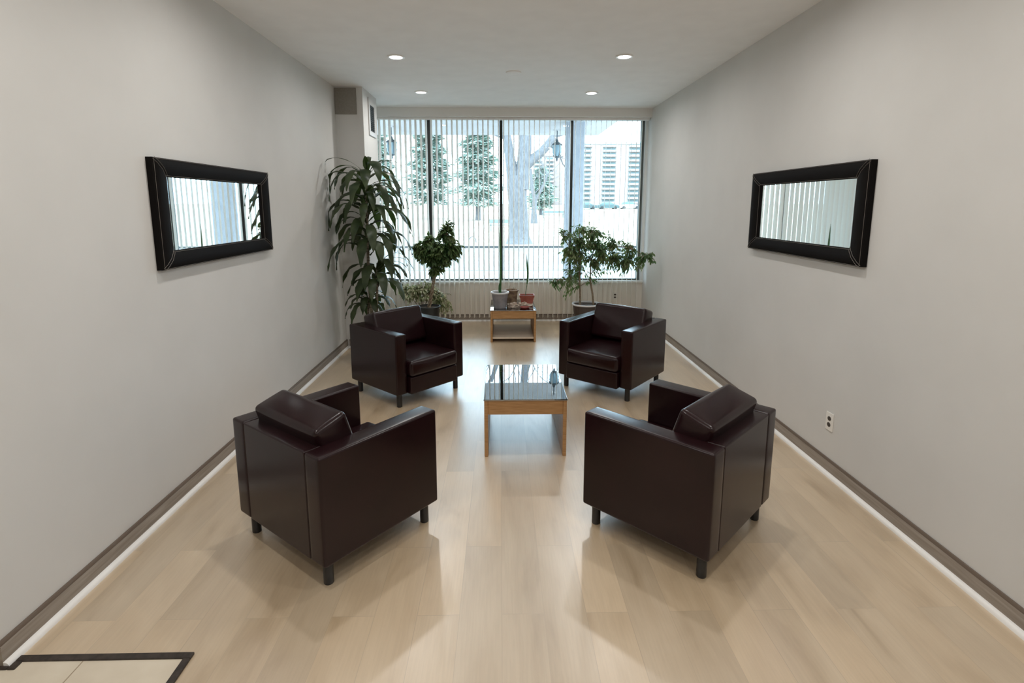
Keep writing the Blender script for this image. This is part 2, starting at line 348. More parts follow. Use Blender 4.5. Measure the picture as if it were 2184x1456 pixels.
# ------------------------------------------------------------------ window
w = struct(empty('window_1', (0, 7.82, .60)))
def wpart(nm, mt, x0, x1, y0, y1, z0, z1): return MB().rbox(x0, x1, y0 - 7.82, y1 - 7.82, z0 - .6, z1 - .6, .003, 1).build(nm, mt, w)
MX = [-1.016, .010, 1.022]
for x in MX: wpart('mullion', M['black_metal'], x - .021, x + .021, 7.80, 7.87, .625, 2.895)
wpart('jamb', M['frame_metal'], 2.020, 2.064, 7.80, 7.87, .60, 2.905); wpart('jamb', M['frame_metal'], XL, XL + .045, 7.80, 7.87, .60, 2.905)
wpart('bottom_rail', M['frame_metal'], XL + .045, 2.020, 7.80, 7.87, .600, .624); wpart('top_rail', M['frame_metal'], XL + .045, 2.020, 7.80, 7.87, 2.896, 2.905)
xs = [XL + .045] + MX + [2.02]
for i in range(4):
    x0 = xs[i] + (.0 if i == 0 else .021); x1 = xs[i + 1] - (.0 if i == 3 else .021)
    MB().box(x0, x1, 7.832 - 7.82, 7.838 - 7.82, .024, 2.296).build('pane', M['pane'], w, smooth=False)

# ------------------------------------------------------------------ vertical blind
BL_Y = 7.655
bl = tag(empty('vertical_blind', (0, BL_Y, 0)), 'cream vertical blind with open slats hanging across the whole window', 'blind')
MB().rbox(XL + .01, XR - .01, -.022, .022, 2.872, 2.904, .003, 1).build('head_rail', M['white_trim'], bl)
ANG = math.radians(10.5)
def slat_mesh(rz):
    mb = MB(); n = 6; wd = .089; th = .0012; cs = []
    for i in range(n + 1):
        u = (i / n - .5) * wd; cs.append((u, .006 * (1 - (2 * i / n - 1) ** 2)))
    cs = cs + [(u, s_ + th) for u, s_ in cs[::-1]]
    # u runs along the slat, pointing into the room's depth
    d = Vector((math.sin(rz), math.cos(rz))); e = Vector((math.cos(rz), -math.sin(rz)))
    poly = [tuple(d * u + e * s_) for u, s_ in cs]
    k = len(poly); mb.add([(x, y, z) for z in (.075, 2.872) for x, y in poly], [tuple(range(k))[::-1], tuple(range(k, 2 * k))] + [(i, (i + 1) % k, k + (i + 1) % k, k + i) for i in range(k)])
    return mb
sl_m = None; NS = 54
rs = random.Random(3)
for i in range(NS):
    x = -.9611 + (i - 12) * .0719
    if x > XR - .05: break
    if sl_m is None:
        so = slat_mesh(0).build('slat', M['slat'], bl, angle=60); sl_m = so
    else:
        so = sl_m.copy(); COL.objects.link(so)
    so.location = (x, 0, 0); so.rotation_euler = (0, 0, -(ANG + rs.uniform(-.02, .02)))

# ------------------------------------------------------------------ column fittings
pl = MB().rbox(-1.868, -1.625, CY0 - .012, CY0, 2.72, 3.005, .002, 1).build('access_plate', M['plate'])
tag(pl, 'square taupe access plate high on the front of the column', 'plate')
vt = tag(empty('wall_vent', (CX, 6.69, 2.74)), 'narrow air vent with black louvres on the side of the column', 'vent')
fm = MB(); Y0, Y1, Z0, Z1 = -.165, .165, -.215, .215; t_ = .055
fm.rbox(0, .014, Y0, Y1, Z1 - .075, Z1, .003, 1); fm.rbox(0, .014, Y0, Y1, Z0, Z0 + t_, .003, 1)
fm.rbox(0, .014, Y0, Y0 + t_, Z0 + t_, Z1 - .075, .003, 1); fm.rbox(0, .014, Y1 - t_, Y1, Z0 + t_, Z1 - .075, .003, 1)
fm.build('frame', M['vent_metal'], vt)
MB().box(0.0002, .002, Y0 + t_, Y1 - t_, Z0 + t_, Z1 - .075).build('backing', M['vent_black'], vt, smooth=False)
lv = MB()
for k in range(13):
    z = Z0 + t_ + .014 + k * .0225
    lv.box(-.006, .006, Y0 + t_, Y1 - t_, -.0015, .0015, Matrix.Translation((.008, 0, z)) @ Matrix.Rotation(math.radians(35), 4, 'Y'))
lv.build('louvre', M['black_metal'], vt, smooth=False)

# outlets
def outlet(loc, nrm, label):
    o = tag(empty('power_outlet', loc), label, 'outlet')
    rz = math.atan2(nrm[1], nrm[0]); o.rotation_euler = (0, 0, rz)
    MB().rbox(0, .006, -.036, .036, -.058, .058, .002, 2).build('cover_plate', M['plastic_white'], o)
    for z in (-.020, .020):
        s_ = MB().lathe([(0, 0), (.0165, 0), (.0165, .002), (0, .002)], n=20)
        s_.v = [(.006 + p[2], p[0], p[1] * 0.85 + z) for p in s_.v]
        s_.build('socket', M['socket_dark'], o)
outlet((XR, 3.165, .338), (-1, 0), 'white double power outlet low on the right wall')
outlet((1.70, YB, .37), (0, -1), 'double power outlet on the low wall behind the blind slats')

# ------------------------------------------------------------------ ceiling lamps
LR = .078
def make_lamp(lit=True):
    o = empty('recessed_ceiling_light', (0, 0, ZC))
    MB().lathe([(LR, 0), (LR, -.006), (LR - .006, -.010), (.058, -.008), (.055, -.002), (.055, 0)], n=40).build('trim_ring', M['white_trim'], o)
    MB().lathe([(0, -.0065), (.055, -.0065), (.055, -.001), (0, -.001)], n=32).build('lens', M['lamp'], o)
    ld = bpy.data.lights.new('lamp_light', 'AREA'); ld.shape = 'DISK'; ld.size = .11; ld.energy = LAMP_W; ld.color = LAMP_COL; ld.spread = math.radians(170)
    lo = bpy.data.objects.new('lamp_light', ld); COL.objects.link(lo); lo.parent = o; lo.location = (0, 0, -.016)
    return o
lamp = make_lamp()
spots = [(-.935, 5.06, 'lit recessed ceiling light, nearer one on the left side'), (1.115, 5.00, 'lit recessed ceiling light, nearer one on the right side'),
         (-.93, 6.56, 'lit recessed ceiling light near the window and the column'), (1.085, 6.56, 'lit recessed ceiling light near the window on the right side')]
fill_label = 'unseen fill light added in the near part of the ceiling, built like the recessed lights'
for y in (3.15, 1.65, .15, -1.35): spots += [(-.935, y, fill_label), (1.10, y, fill_label)]  # added fill lamps, out of view, repeating the visible rows to lighten the foreground
for i, (x, y, lb) in enumerate(spots):
    o = lamp if i == 0 else copy_tree(lamp); o.location = (x, y, ZC)
    l_ = [c for c in children(o) if c.type == 'LIGHT'][0]
    if i >= 1: l_.data = l_.data.copy()
    l_.data.energy = LAMP_FILL_W if i >= 4 else LAMP_WINDOW_W if i >= 2 else LAMP_W
    tag(o, lb, 'ceiling light', 'recessed ceiling lights' if i < 4 else 'added fill lights out of view')
sp_ = MB().lathe([(0, -.012), (.060, -.012), (.074, -.008), (.078, 0), (0, 0)], n=40).build('ceiling_cover', M['ceiling'], loc=(.135, 5.60, ZC))
tag(sp_, 'round white blank cover in the middle of the ceiling between the lights', 'ceiling cover')

# ------------------------------------------------------------------ mirrors
def mirror(loc, rz, label):
    """local: x = out of the wall, y = along, z = up; centre at origin"""
    o = tag(empty('wall_mirror', loc), label, 'mirror'); o.rotation_euler = (0, 0, rz)
    L, H, b1, b2 = .700, .302, .122, .098
    prof = [(0, 0), (0, .034), (.06, .040), (.25, .047), (.55, .045), (.85, .034), (1, .026), (1, .0)]
    for side in range(4):
        mb = MB(); k = len(prof); vs = []
        for end in (-1, 1):
            for u, h in prof:
                yy, zz = L - b1 * u, H - b2 * u
                vs.append({0: (h, end * yy, zz), 1: (h, end * yy, -zz), 2: (h, yy, end * zz), 3: (h, -yy, end * zz)}[side])
        mb.add(vs, [tuple(range(k))[::-1], tuple(range(k, 2 * k))] + [(i, (i + 1) % k, k + (i + 1) % k, k + i) for i in range(k)])
        mb.build('frame_rail', M['frame_leather'], o, angle=30)
    st = MB()
    for sy in (-1, 1):
        for sz in (-1, 1):
            for off in (-.010, .010):
                pts = []
                for u in (.02, .25, .55, .85, .98):
                    h = [p for p in prof if p[0] <= u][-1][1]
                    hh = .0465 if .2 < u < .6 else (.040 if u < .2 else .036 if u < .9 else .029)
                    pts.append((hh + .0015, sy * (L - b1 * u + off * .6), sz * (H - b2 * u - off * .6)))
                st.tube(pts, .0011, 4)
    for u in (.05, .94):
        yy, zz, h = L - b1 * u, H - b2 * u, (.0405 if u < .5 else .031)
        for a, c_ in (((-yy, zz), (yy, zz)), ((-yy, -zz), (yy, -zz)), ((yy, -zz), (yy, zz)), ((-yy, -zz), (-yy, zz))): st.tube([(h, *a), (h, *c_)], .0009, 4)
    st.build('stitching', M['stitch'], o)
    MB().box(.010, .016, -(L - b1), L - b1, -(H - b2), H - b2).build('mirror_glass', M['mirror'], o, smooth=False)
mirror((XL, 3.605, 1.652), 0, 'black leather framed mirror on the left wall')
mirror((XR, 3.680, 1.652), PI, 'black leather framed mirror on the right wall')

# ------------------------------------------------------------------ armchairs
def make_chair():
    o = empty('armchair')
    HW, HD, AT, AH, ZB = .378, .350, .112, .636, .118
    BT = .105
    for s in (-1, 1):
        x0, x1 = sorted((s * HW, s * (HW - AT)))
        MB().rbox(x0, x1, -HD, HD, ZB, AH, .012, 3, cuts=3, puff=.003).build('arm', M['leather'], o, angle=50)
    MB().rbox(-HW + AT + .001, HW - AT - .001, -HD + .001, -HD + BT, ZB + .001, AH - .002, .006, 3, cuts=3, puff=.003).build('back_panel', M['leather'], o, angle=50)
    MB().rbox(-HW + AT + .003, HW - AT - .003, -HD + BT, HD + .042, ZB - .005, .262, .012, 3).build('front_rail', M['leather'], o, angle=50)
    MB().rbox(-HW + AT + .003, HW - AT - .003, -HD + BT + .02, HD + .050, .264, .400, .028, 4, cuts=5, puff=.020).build('seat_cushion', M['leather'], o, angle=60)
    mt = Matrix.Translation((0, -.160, .570)) @ Matrix.Rotation(math.radians(17), 4, 'X')
    MB().rbox(-.268, .268, -.092, .088, -.155, .168, .024, 4, mt, cuts=5, puff=.012).build('back_cushion', M['leather'], o, angle=60)
    for sx in (-1, 1):
        for sy in (-1, 1):
            MB().lathe([(0, 0), (.021, 0), (.023, .003), (.023, ZB), (0, ZB)], (sx * (HW - .058), sy * (HD - .052), 0), 20).build('leg', M['leg_black'], o)
    return o
chair = make_chair()
chairs = [(-.857, 2.630, 51.8, 'dark leather armchair in the foreground left, seen from behind'),
          (-.868, 4.775, -43, 'dark leather armchair beside the tall strap-leaved plant, facing the viewer'),
          (1.060, 4.872, -130.5, 'dark leather armchair at the far right, facing the viewer'),
          (.950, 2.640, 134, 'dark leather armchair in the foreground right, seen from behind')]
for i, (x, y, a, lb) in enumerate(chairs):
    o = chair if i == 0 else copy_tree(chair)
    o.location = (x, y, 0); o.rotation_euler = (0, 0, math.radians(a - 90)); tag(o, lb, 'armchair', 'armchairs around the coffee table')

# ------------------------------------------------------------------ tables
def table(x0, x1, y0, y1, label, shelf):
    cx, cy = (x0 + x1) / 2, (y0 + y1) / 2; a, d, H = (x1 - x0) / 2, (y1 - y0) / 2, .412
    o = tag(empty('coffee_table', (cx, cy, 0)), label, 'table')
    for s in (-1, 1):
        xa, xb = sorted((s * a, s * (a - .026)))
        MB().rbox(xa, xb, -d, d, 0, H - .011, .005, 2).build('side_panel', M['wood'], o)
    for s in (-1, 1):
        ya, yb = sorted((s * (d - .004), s * (d - .026)))
        MB().rbox(-a + .026, a - .026, ya, yb, H - .110, H - .011, .002, 1).build('apron', M['wood'], o)
    MB().rbox(-a - .004, a + .004, -d - .004, d + .004, H - .011, H - .001, .003, 2).build('glass_top', M['smoked'], o)
    if shelf: MB().rbox(-a + .026, a - .026, -d + .012, d - .012, .040, .064, .003, 1).build('shelf', M['shelf'], o)
    return o
table(-.115, .445, 3.405, 4.19, 'low beech coffee table with a bare smoked glass top, between the armchairs', False)
table(-.130, .440, 6.48, 7.24, 'low beech table with a shelf, holding pots in front of the window', True)
TH = .4115

# ------------------------------------------------------------------ plants
def pot(parent, c, r0, r1, h, mt, soil=True, rim=None, rimh=.02):
    """tapered pot with a rolled rim, open top"""
    x, y, z = c; body = [(0, 0), (r0, 0), (r0 + (r1 - r0) * .9, h - rimh), (r1 + .006, h - rimh), (r1 + .008, h), (r1 - .002, h), (r1 - .006, h - .03), (r1 - .010, h - .034), (0, h - .034)]
    if rim is None: MB().lathe(body, (x, y, z), 36).build('pot', mt, parent, angle=40)
    else:
        p_ = MB().lathe([(0, 0), (r0, 0), (r1, h - rimh), (r1 - .008, h - rimh), (r1 - .014, h - .04), (0, h - .04)], (x, y, z), 36).build('pot', mt, parent, angle=40)
        MB().lathe([(r1 - .006, h - rimh), (r1 + .010, h - rimh), (r1 + .013, h - .006), (r1 + .008, h), (r1 - .002, h), (r1 - .006, h - .006), (r1 - .006, h - rimh)], (x, y, z), 36).build('rim', rim, p_, angle=40)
    if soil:
        mb = MB().lathe([(0, h - .030), (r1 * .5, h - .026), (r1 - .010, h - .029), (r1 - .012, h - .034), (0, h - .034)], (x, y, z), 24)
        mb.build('soil', M['soil'], parent)
def ovate(n, w, tail=.12):
    return [max(.0012, w * (math.sin(PI * min(1, max(0, (i / n) ** .8))) ** .75) * (1 if i else .2)) for i in range(n + 1)]
def small_leaf(mb, p, d, L, wd, rnd, droop=.5):
    d = Vector(d).normalized(); pts = [Vector(p)]; cur = Vector(p); dd = d.copy()
    for k in range(4):
        dd = (dd + Vector((0, 0, -droop * .28))).normalized(); cur = cur + dd * (L / 4); pts.append(cur.copy())
    side = dd.cross(Vector((rnd.uniform(-.6, .6), rnd.uniform(-.6, .6), 1)))
    if side.length < .05: side = Vector((1, 0, 0))
    mb.strip(pts, [.0015, wd * .85, wd, wd * .6, .0008], side, .30)

# --- tall strap-leaved plant at the left
rnd = random.Random(11)
DX, DY = -1.43, 5.84
dr = tag(empty('corn_plant', (DX, DY, 0)), 'tall strap-leaved plant with arching dark leaves, behind the far left armchair', 'plant')
pot(dr, (0, 0, 0), .13, .17, .30, M['pot_brown'])
stem = [(0, 0, .26), (-.015, 0, .6), (-.03, .0, 1.0), (-.02, 0, 1.4), (-.015, 0, 1.8), (.0, 0, 2.06)]
st_ = MB(); st_.tube(stem, [.020, .019, .017, .015, .012, .009], 12)
for k in range(46):
    z = .62 + k * .030; st_.lathe([(.0135, -.003), (.0205 - .0002 * k, 0), (.0135, .003)], (-.022, 0, z), 12)
st_.tube([(.03, -.02, .26), (.05, -.03, .55), (.065, -.03, .80), (.06, -.03, 1.02)], [.017, .016, .013, .008], 12)
st_.tube([(-.05, .03, .26), (-.06, .03, .5), (-.05, .03, .68)], [.014, .013, .010], 10)
st_.build('stalk', M['stalk'], dr)
XMIN = XL + .03 - DX
def inside(p):
    """world test for the dracaena leaves, keeps them off the walls and the column"""
    q = Vector(p)
    if q.x < XMIN: q.x = XMIN
    if q.y + DY > CY0 - .04 and q.x + DX < CX + .04: q.y = CY0 - .04 - DY
    if q.y + DY > BL_Y - .12: q.y = BL_Y - .12 - DY
    return q
def strap(mb, base, az, el0, L, wd, stiff, rr):
    n = 13; d = Vector((math.cos(az) * math.cos(el0), math.sin(az) * math.cos(el0), math.sin(el0)))
    pts = [Vector(base)]; cur = Vector(base); tw = rr.uniform(-.25, .25)
    for k in range(n):
        g = (.06 + .40 * (k / n) ** 1.0) / stiff
        d = (d + Vector((0, 0, -g))).normalized(); cur = cur + d * (L / n); pts.append(inside(cur))
    ws = []
    for k in range(n + 1):
        u = k / n; ws.append(max(.0015, wd * (.22 + .78 * min(1, max(0, (u - .12) / .35)) ) * (1 - max(0, (u - .62) / .38) ** 1.6)))
    side = Vector((-math.sin(az), math.cos(az), tw))
    mb.strip(pts, ws, side, .22, wd * .16, rr.uniform(0, 6))
fo = MB()
for i in range(58):
    f_ = i / 57; z = 1.16 + .86 * f_ ** .85; az = i * 2.399 + .5
    out = rnd.uniform(.85, 1.1); L = (.54 + .22 * rnd.random()) * out * (1 - .12 * f_)
    strap(fo, (-.018 + .010 * math.cos(az), .010 * math.sin(az), z), az, math.radians(rnd.uniform(28, 52) + 12 * f_), L, rnd.uniform(.036, .056), rnd.uniform(.62, .95), rnd)
for az, el, L, wd, stf in ((3.35, 48, .66, .015, 1.35), (3.0, 40, .58, .018, 1.3), (-.25, 48, .56, .015, 1.35), (-.1, 60, .42, .020, 1.2), (1.6, 80, .20, .030, 1.6), (-1.5, 82, .22, .034, 1.6), (-1.2, 70, .4, .03, 1.0)):
    strap(fo, (0, 0, 2.02), az, math.radians(el), L, wd, stf, rnd)
for i in range(20):                       # lower heads
    az = i * 2.399; z = .80 + .22 * i / 20
    strap(fo, (.062, -.03, z), az, math.radians(rnd.uniform(35, 62)), rnd.uniform(.40, .60), rnd.uniform(.036, .054), rnd.uniform(.65, .95), rnd)
for i in range(14):
    az = i * 2.399 + 1; z = .56 + .14 * i / 15
    strap(fo, (-.05, .03, z), az, math.radians(rnd.uniform(35, 60)), rnd.uniform(.34, .50), rnd.uniform(.034, .048), rnd.uniform(.65, .95), rnd)
for az, el, L in ((-.35, 58, .62), (-.15, 50, .60), (.1, 45, .5)): strap(fo, (.062, -.03, 1.0), az, math.radians(el), L, .014, 1.05, rnd)
fo.build('foliage', M['leaf_dark'], dr, angle=80)

def twig_cloud(mb_l, mb_t, stems, blobs, n_twigs, leaf, rnd, shell=.35):
    """twigs from the nearest stem point to points in ellipsoids, leaves along them"""
    for bx, by, bz, rx, ry, rz, wgt in blobs:
        for _ in range(int(n_twigs * wgt)):
            while True:
                q = Vector((rnd.uniform(-1, 1), rnd.uniform(-1, 1), rnd.uniform(-1, 1)))
                if shell < q.length < 1: break
            tip = Vector((bx + q.x * rx, by + q.y * ry, bz + q.z * rz))
            c0 = min(stems, key=lambda s_: (Vector(s_) - tip).length + rnd.uniform(0, .10)); c0 = Vector(c0)
            v = tip - c0
            mid = c0 + v * .5 + Vector((0, 0, .06 * v.length + .02))
            if v.length > .40: c0 = tip - v.normalized() * .40; mid = c0 + (tip - c0) * .5 + Vector((0, 0, .03))
            pts = [c0.lerp(mid, .5), mid, mid.lerp(tip, .5) + Vector((0, 0, .01)), tip]
            mb_t.tube([c0] + pts, [.0022, .0020, .0016, .0012, .0007], 4, False)
            nl = leaf['n']
            for k in range(nl):
                u = .30 + .70 * (k + rnd.random() * .6) / nl; a = c0.lerp(mid, min(1, u * 2)) if u < .5 else mid.lerp(tip, min(1, (u - .5) * 2))
                dr_ = (tip - c0).normalized() + Vector((rnd.uniform(-1, 1), rnd.uniform(-1, 1), rnd.uniform(-.9, .35))) * 1.1
                small_leaf(mb_l, a, dr_, leaf['L'] * rnd.uniform(.7, 1.15), leaf['w'] * rnd.uniform(.8, 1.15), rnd, leaf['droop'])

# --- heart-crowned ficus with a plaited trunk
rnd = random.Random(5)
FX, FY = -.955, 6.93
fi = tag(empty('ficus_plant', (FX, FY, 0)), 'small fig tree with plaited trunk and dense heart-shaped crown, left of the far table', 'plant')
pot(fi, (0, 0, 0), .115, .145, .385, M['pot_black'])
tk = MB()
for j in range(3):
    tk.tube([(.018 * math.cos(t * 2.6 + j * 2.09) + .10 * t / 6 * 1.0, .018 * math.sin(t * 2.6 + j * 2.09), .35 + t * .085) for t in [k * .5 for k in range(13)]], [.010] * 7 + [.008] * 6, 8)
top = [(.10, 0, .86), (.12, .02, .98), (.06, -.02, 1.02), (.18, .01, 1.02), (.24, 0, 1.15), (-.02, 0, 1.12), (.14, 0, 1.15), (.24, 0, 1.32), (.02, 0, 1.2), (-.1, 0, 1.16)]
for q in top[1:]: tk.tube([(.10, 0, .84), ((q[0] + .1) / 2, q[1], (q[2] + .84) / 2 + .02), q], [.007, .005, .003], 6)
tw = tk; lf = MB()
twig_cloud(lf, tw, top, [(.16, 0, 1.09, .26, .16, .13, .42), (.0, 0, 1.12, .18, .13, .13, .2), (.15, 0, .98, .15, .12, .12, .2), (.32, 0, 1.16, .15, .12, .13, .16), (-.12, 0, 1.14, .09, .08, .09, .06), (.27, 0, 1.36, .10, .07, .14, .09), (-.04, 0, 1.05, .14, .12, .10, .14), (.36, 0, 1.08, .10, .1, .10, .1), (.06, 0, 1.26, .12, .1, .07, .05), (.09, 0, .84, .07, .07, .07, .06)], 290,
           dict(n=7, L=.080, w=.0185, droop=.8), rnd, .1)
tk.build('trunk', M['bark_thin'], fi); lf.build('foliage', M['leaf_ficus'], fi, angle=80)

# --- pale variegated plant in front of it
rnd = random.Random(21)
vp = tag(empty('variegated_plant', (-1.10, 7.34, 0)), 'bushy plant with cream variegated leaves, behind the black pot of the small fig tree', 'plant')
pot(vp, (0, 0, 0), .08, .11, .24, M['pot_brown'])
vt_ = MB(); vl = MB(); ss = [(.0, 0, .30), (.1, .02, .45), (-.12, 0, .5), (.02, 0, .55), (.18, 0, .40), (-.2, .0, .5)]
for q in ss[1:]: vt_.tube([(0, 0, .21), (q[0] * .4, q[1], .33), q], [.005, .004, .003], 6)
twig_cloud(vl, vt_, ss, [(.06, 0, .50, .22, .15, .14, .45), (-.16, 0, .50, .16, .13, .13, .30), (.26, 0, .38, .12, .11, .15, .25), (.34, .0, .26, .09, .08, .14, .10)], 170, dict(n=7, L=.080, w=.0135, droop=1.1), rnd, .1)
vt_.build('stem', M['bark_thin'], vp); vl.build('foliage', M['leaf_var'], vp, angle=80)

# --- weeping fig at the right
rnd = random.Random(9)
BX, BY = 1.165, 7.08
be = tag(empty('weeping_fig', (BX, BY, 0)), 'large weeping fig with two thin trunks, behind the far right armchair by the window', 'plant')
pot(be, (0, 0, 0), .14, .185, .385, M['pot_brown'], rim=M['pot_rim'])
tb = MB(); bl_ = MB()
tb.tube([(-.085, 0, .34), (-.09, 0, .55), (-.10, .0, .80), (-.09, 0, 1.0), (-.12, 0, 1.2), (-.10, 0, 1.40)], [.014, .013, .011, .010, .007, .004], 8)
tb.tube([(.10, .0, .34), (.08, 0, .52), (.045, 0, .70), (.05, 0, .95), (.09, 0, 1.15), (.06, 0, 1.35)], [.013, .013, .011, .009, .006, .004], 8)
tb.tube([(.05, 0, .92), (.16, -.03, 1.08), (.34, -.08, 1.18), (.55, -.16, 1.14), (.72, -.26, 1.05)], [.008, .007, .006, .004, .003], 8)
tb.tube([(.045, 0, .78), (.2, 0, .95), (.38, -.02, 1.02), (.52, -.04, .96)], [.006, .005, .004, .003], 8)
tb.tube([(-.095, 0, .62), (-.22, 0, .72), (-.36, 0, .72), (-.47, 0, .66)], [.006, .005, .004, .002], 8)
tb.tube([(-.09, 0, .95), (-.22, 0, 1.1), (-.32, 0, 1.28)], [.006, .005, .003], 8)
stp = [(-.1, 0, .8), (-.09, 0, 1.0), (-.12, 0, 1.2), (-.1, 0, 1.38), (.05, 0, .95), (.09, 0, 1.15), (.06, 0, 1.33), (.16, -.03, 1.08), (.34, -.08, 1.18), (.55, -.16, 1.14), (.72, -.26, 1.05), (.38, -.02, 1.02), (.52, -.04, .96),
       (-.22, 0, 1.1), (-.32, 0, 1.28), (-.22, 0, .72), (-.36, 0, .72), (-.47, 0, .66), (-.095, 0, .62)]
twig_cloud(bl_, tb, stp, [(-.04, 0, 1.28, .26, .20, .18, .24), (-.24, 0, 1.14, .15, .14, .26, .13), (.0, 0, 1.0, .20, .16, .2, .12), (.40, -.06, 1.06, .28, .16, .18, .26), (.60, -.18, .98, .17, .12, .17, .13), (.76, -.32, 1.03, .11, .08, .07, .045),
           (.46, -.05, .84, .14, .10, .09, .05), (-.38, 0, .66, .13, .10, .11, .06), (-.15, 0, .72, .10, .10, .16, .05), (.12, 0, .74, .08, .08, .14, .03), (-.24, -.05, .50, .12, .08, .07, .018), (-.30, 0, 1.36, .12, .08, .07, .03), (.10, 0, 1.16, .30, .18, .24, .30), (-.20, 0, .96, .16, .14, .18, .12), (.26, -.02, .92, .2, .14, .16, .12)],
           400, dict(n=7, L=.056, w=.0108, droop=1.1), rnd, .1)
tb.build('trunk', M['bark_thin'], be); bl_.build('foliage', M['leaf_ben'], be, angle=80)

# --- things on the far table
def blade(mb, pts, wd):
    n = len(pts); mb.strip(pts, [wd * .55] + [wd * (1 - .25 * i / n) for i in range(1, n - 2)] + [wd * .4, .001], (1, .25, 0), .35)
gp = tag(empty('snake_plant', (-.012, 6.665, TH)), 'grey pot with one very tall upright sword leaf, on the far table', 'plant')
pot(gp, (0, 0, 0), .076, .106, .205, M['pot_grey'], rim=M['pot_rim'])
bm_ = MB(); blade(bm_, [(.012, 0, .17), (.004, 0, .24), (.008, .0, .32), (.010, 0, .48), (.010, 0, .66), (.006, 0, .84), (.004, 0, .97), (.003, 0, 1.06)], .014)
blade(bm_, [(.000, .015, .17), (-.004, .015, .22), (-.002, .015, .28), (.004, .015, .33), (.008, .015, .36)], .018)
lo_ = bm_.build('leaf', M['leaf_snake'], gp, angle=80)
tp = tag(empty('clay_pot', (.142, 6.87, TH)), 'weathered brown clay pot behind the grey pot on the far table', 'pot')
pot(tp, (0, 0, 0), .062, .082, .20, M['pot_tan'], rim=M['pot_tan'])
sb = MB()
for a, b__ in (((-.03, 0), .26), ((.02, 0), .235), ((.04, .01), .225)): sb.tube([(a[0], a[1], .16), (a[0] + .006, a[1], b__ - .02), (a[0] + .012, a[1], b__)], [.003, .002, .001], 5)
sb.build('dry_stem', M['bark_thin'], tp)
# red rectangular planter
rp = tag(empty('planter', (.342, 6.89, TH)), 'red rectangular planter with one upright sword leaf, on the far table', 'planter')
def taper(mb, a0, b0, a1, b1, z0, z1, th=.006, floor_=True):
    o8 = [(-a0, -b0, z0), (a0, -b0, z0), (a0, b0, z0), (-a0, b0, z0), (-a1, -b1, z1), (a1, -b1, z1), (a1, b1, z1), (-a1, b1, z1)]
    i8 = [(x * (1 - th / a1), y * (1 - th / b1), z + (th if k < 4 else 0)) for k, (x, y, z) in enumerate(o8)]
    mb.add(o8 + i8, [(0, 3, 2, 1), (0, 1, 5, 4), (1, 2, 6, 5), (2, 3, 7, 6), (3, 0, 4, 7), (8, 9, 10, 11), (8, 12, 13, 9), (9, 13, 14, 10), (10, 14, 15, 11), (11, 15, 12, 8), (4, 5, 13, 12), (5, 6, 14, 13), (6, 7, 15, 14), (7, 4, 12, 15)])
pm = MB(); taper(pm, .070, .050, .090, .066, 0, .098); pm.build('pot', M['pot_red'], rp, smooth=False)
pm = MB(); taper(pm, .094, .070, .099, .074, .098, .128, .010); pm.build('rim', M['pot_red'], rp, smooth=False)
MB().box(-.082, .082, -.060, .060, .100, .112).build('soil', M['soil'], rp, smooth=False)
bm_ = MB(); bm_.tube([(-.018, 0, .10), (-.012, 0, .17), (.000, 0, .24), (.006, 0, .30)], [.005, .0045, .004, .003], 8)
blade(bm_, [(.002, 0, .27), (.008, 0, .33), (.011, 0, .40), (.008, 0, .47), (.002, 0, .54), (.0, 0, .59), (-.001, 0, .66)], .013); bm_.build('leaf', M['leaf_snake'], rp, angle=80)
# saucer and crumpled wrapping in front
sa = MB().lathe([(0, 0), (.050, 0), (.066, .018), (.063, .019), (.048, .004), (0, .004)], n=32).build('saucer', M['saucer_red'], loc=(.305, 6.610, TH))
tag(sa, 'deep red plant saucer at the front of the far table', 'saucer')
def crumple(name, c, sx, sy, sz, seed, label, mt):
    bm = bmesh.new(); bmesh.ops.create_icosphere(bm, subdivisions=4, radius=1)
    for v in bm.verts:
        p = v.co.copy(); k = 1 + .55 * noise.noise(p * 1.8 + Vector((seed, 0, 0))) + .35 * abs(noise.noise(p * 4.5 + Vector((0, seed, 0))))
        v.co = Vector((p.x * sx * k, p.y * sy * k, max(0, (p.z + .55) * sz * k)))
    mb = MB(); bm.verts.index_update(); mb.add([v.co.copy() for v in bm.verts], [[v.index for v in f.verts] for f in bm.faces]); bm.free()
    return tag(mb.build(name, mt, angle=25, loc=c), label, 'paper')
crumple('crumpled_paper', (.150, 6.660, TH), .066, .042, .034, 3.1, 'crumpled greyish brown paper leaning beside the grey pot', M['paper'])
crumple('crumpled_paper', (.300, 6.730, TH), .085, .034, .030, 8.4, 'crumpled brown paper lying in front of the red planter', M['paper'])

# ------------------------------------------------------------------ outside
GZ = -.15
slab('walkway', M['walk'], -30, 30, YB + .2, 15.2, GZ - .3, GZ)             # paved walk under the canopy
slab('road', M['road'], -60, 60, 15.2, 23.75, GZ - .3, GZ - .01)
prof = [(23.75, GZ), (30, GZ), (45, -.02), (70, .35), (100, .80), (118, 1.6), (170, 2.2)]
lm = MB(); vs = []; fs = []
for y, z in prof: vs += [(-130, y, z), (130, y, z)]
vs += [(-130, 170, -3), (130, 170, -3), (-130, 23.75, -3), (130, 23.75, -3)]
k = len(prof)
for i in range(k - 1): fs.append((2 * i, 2 * i + 1, 2 * i + 3, 2 * i + 2))
fs += [(2 * k - 2, 2 * k - 1, 2 * k + 1, 2 * k), (0, 2 * k + 2, 2 * k + 3, 1), (2 * k + 2, 2 * k, 2 * k + 1, 2 * k + 3)]
lm.add(vs, fs); ob = struct(lm.build('lawn', M['lawn'], smooth=False)); ob.name = 'ground_lawn'
slab('curb', M['curb'], -60, 60, 23.55, 23.75, GZ - .2, GZ + .07)
slab('curb', M['curb'], -60, 60, 15.13, 15.22, GZ - .2, GZ + .004)
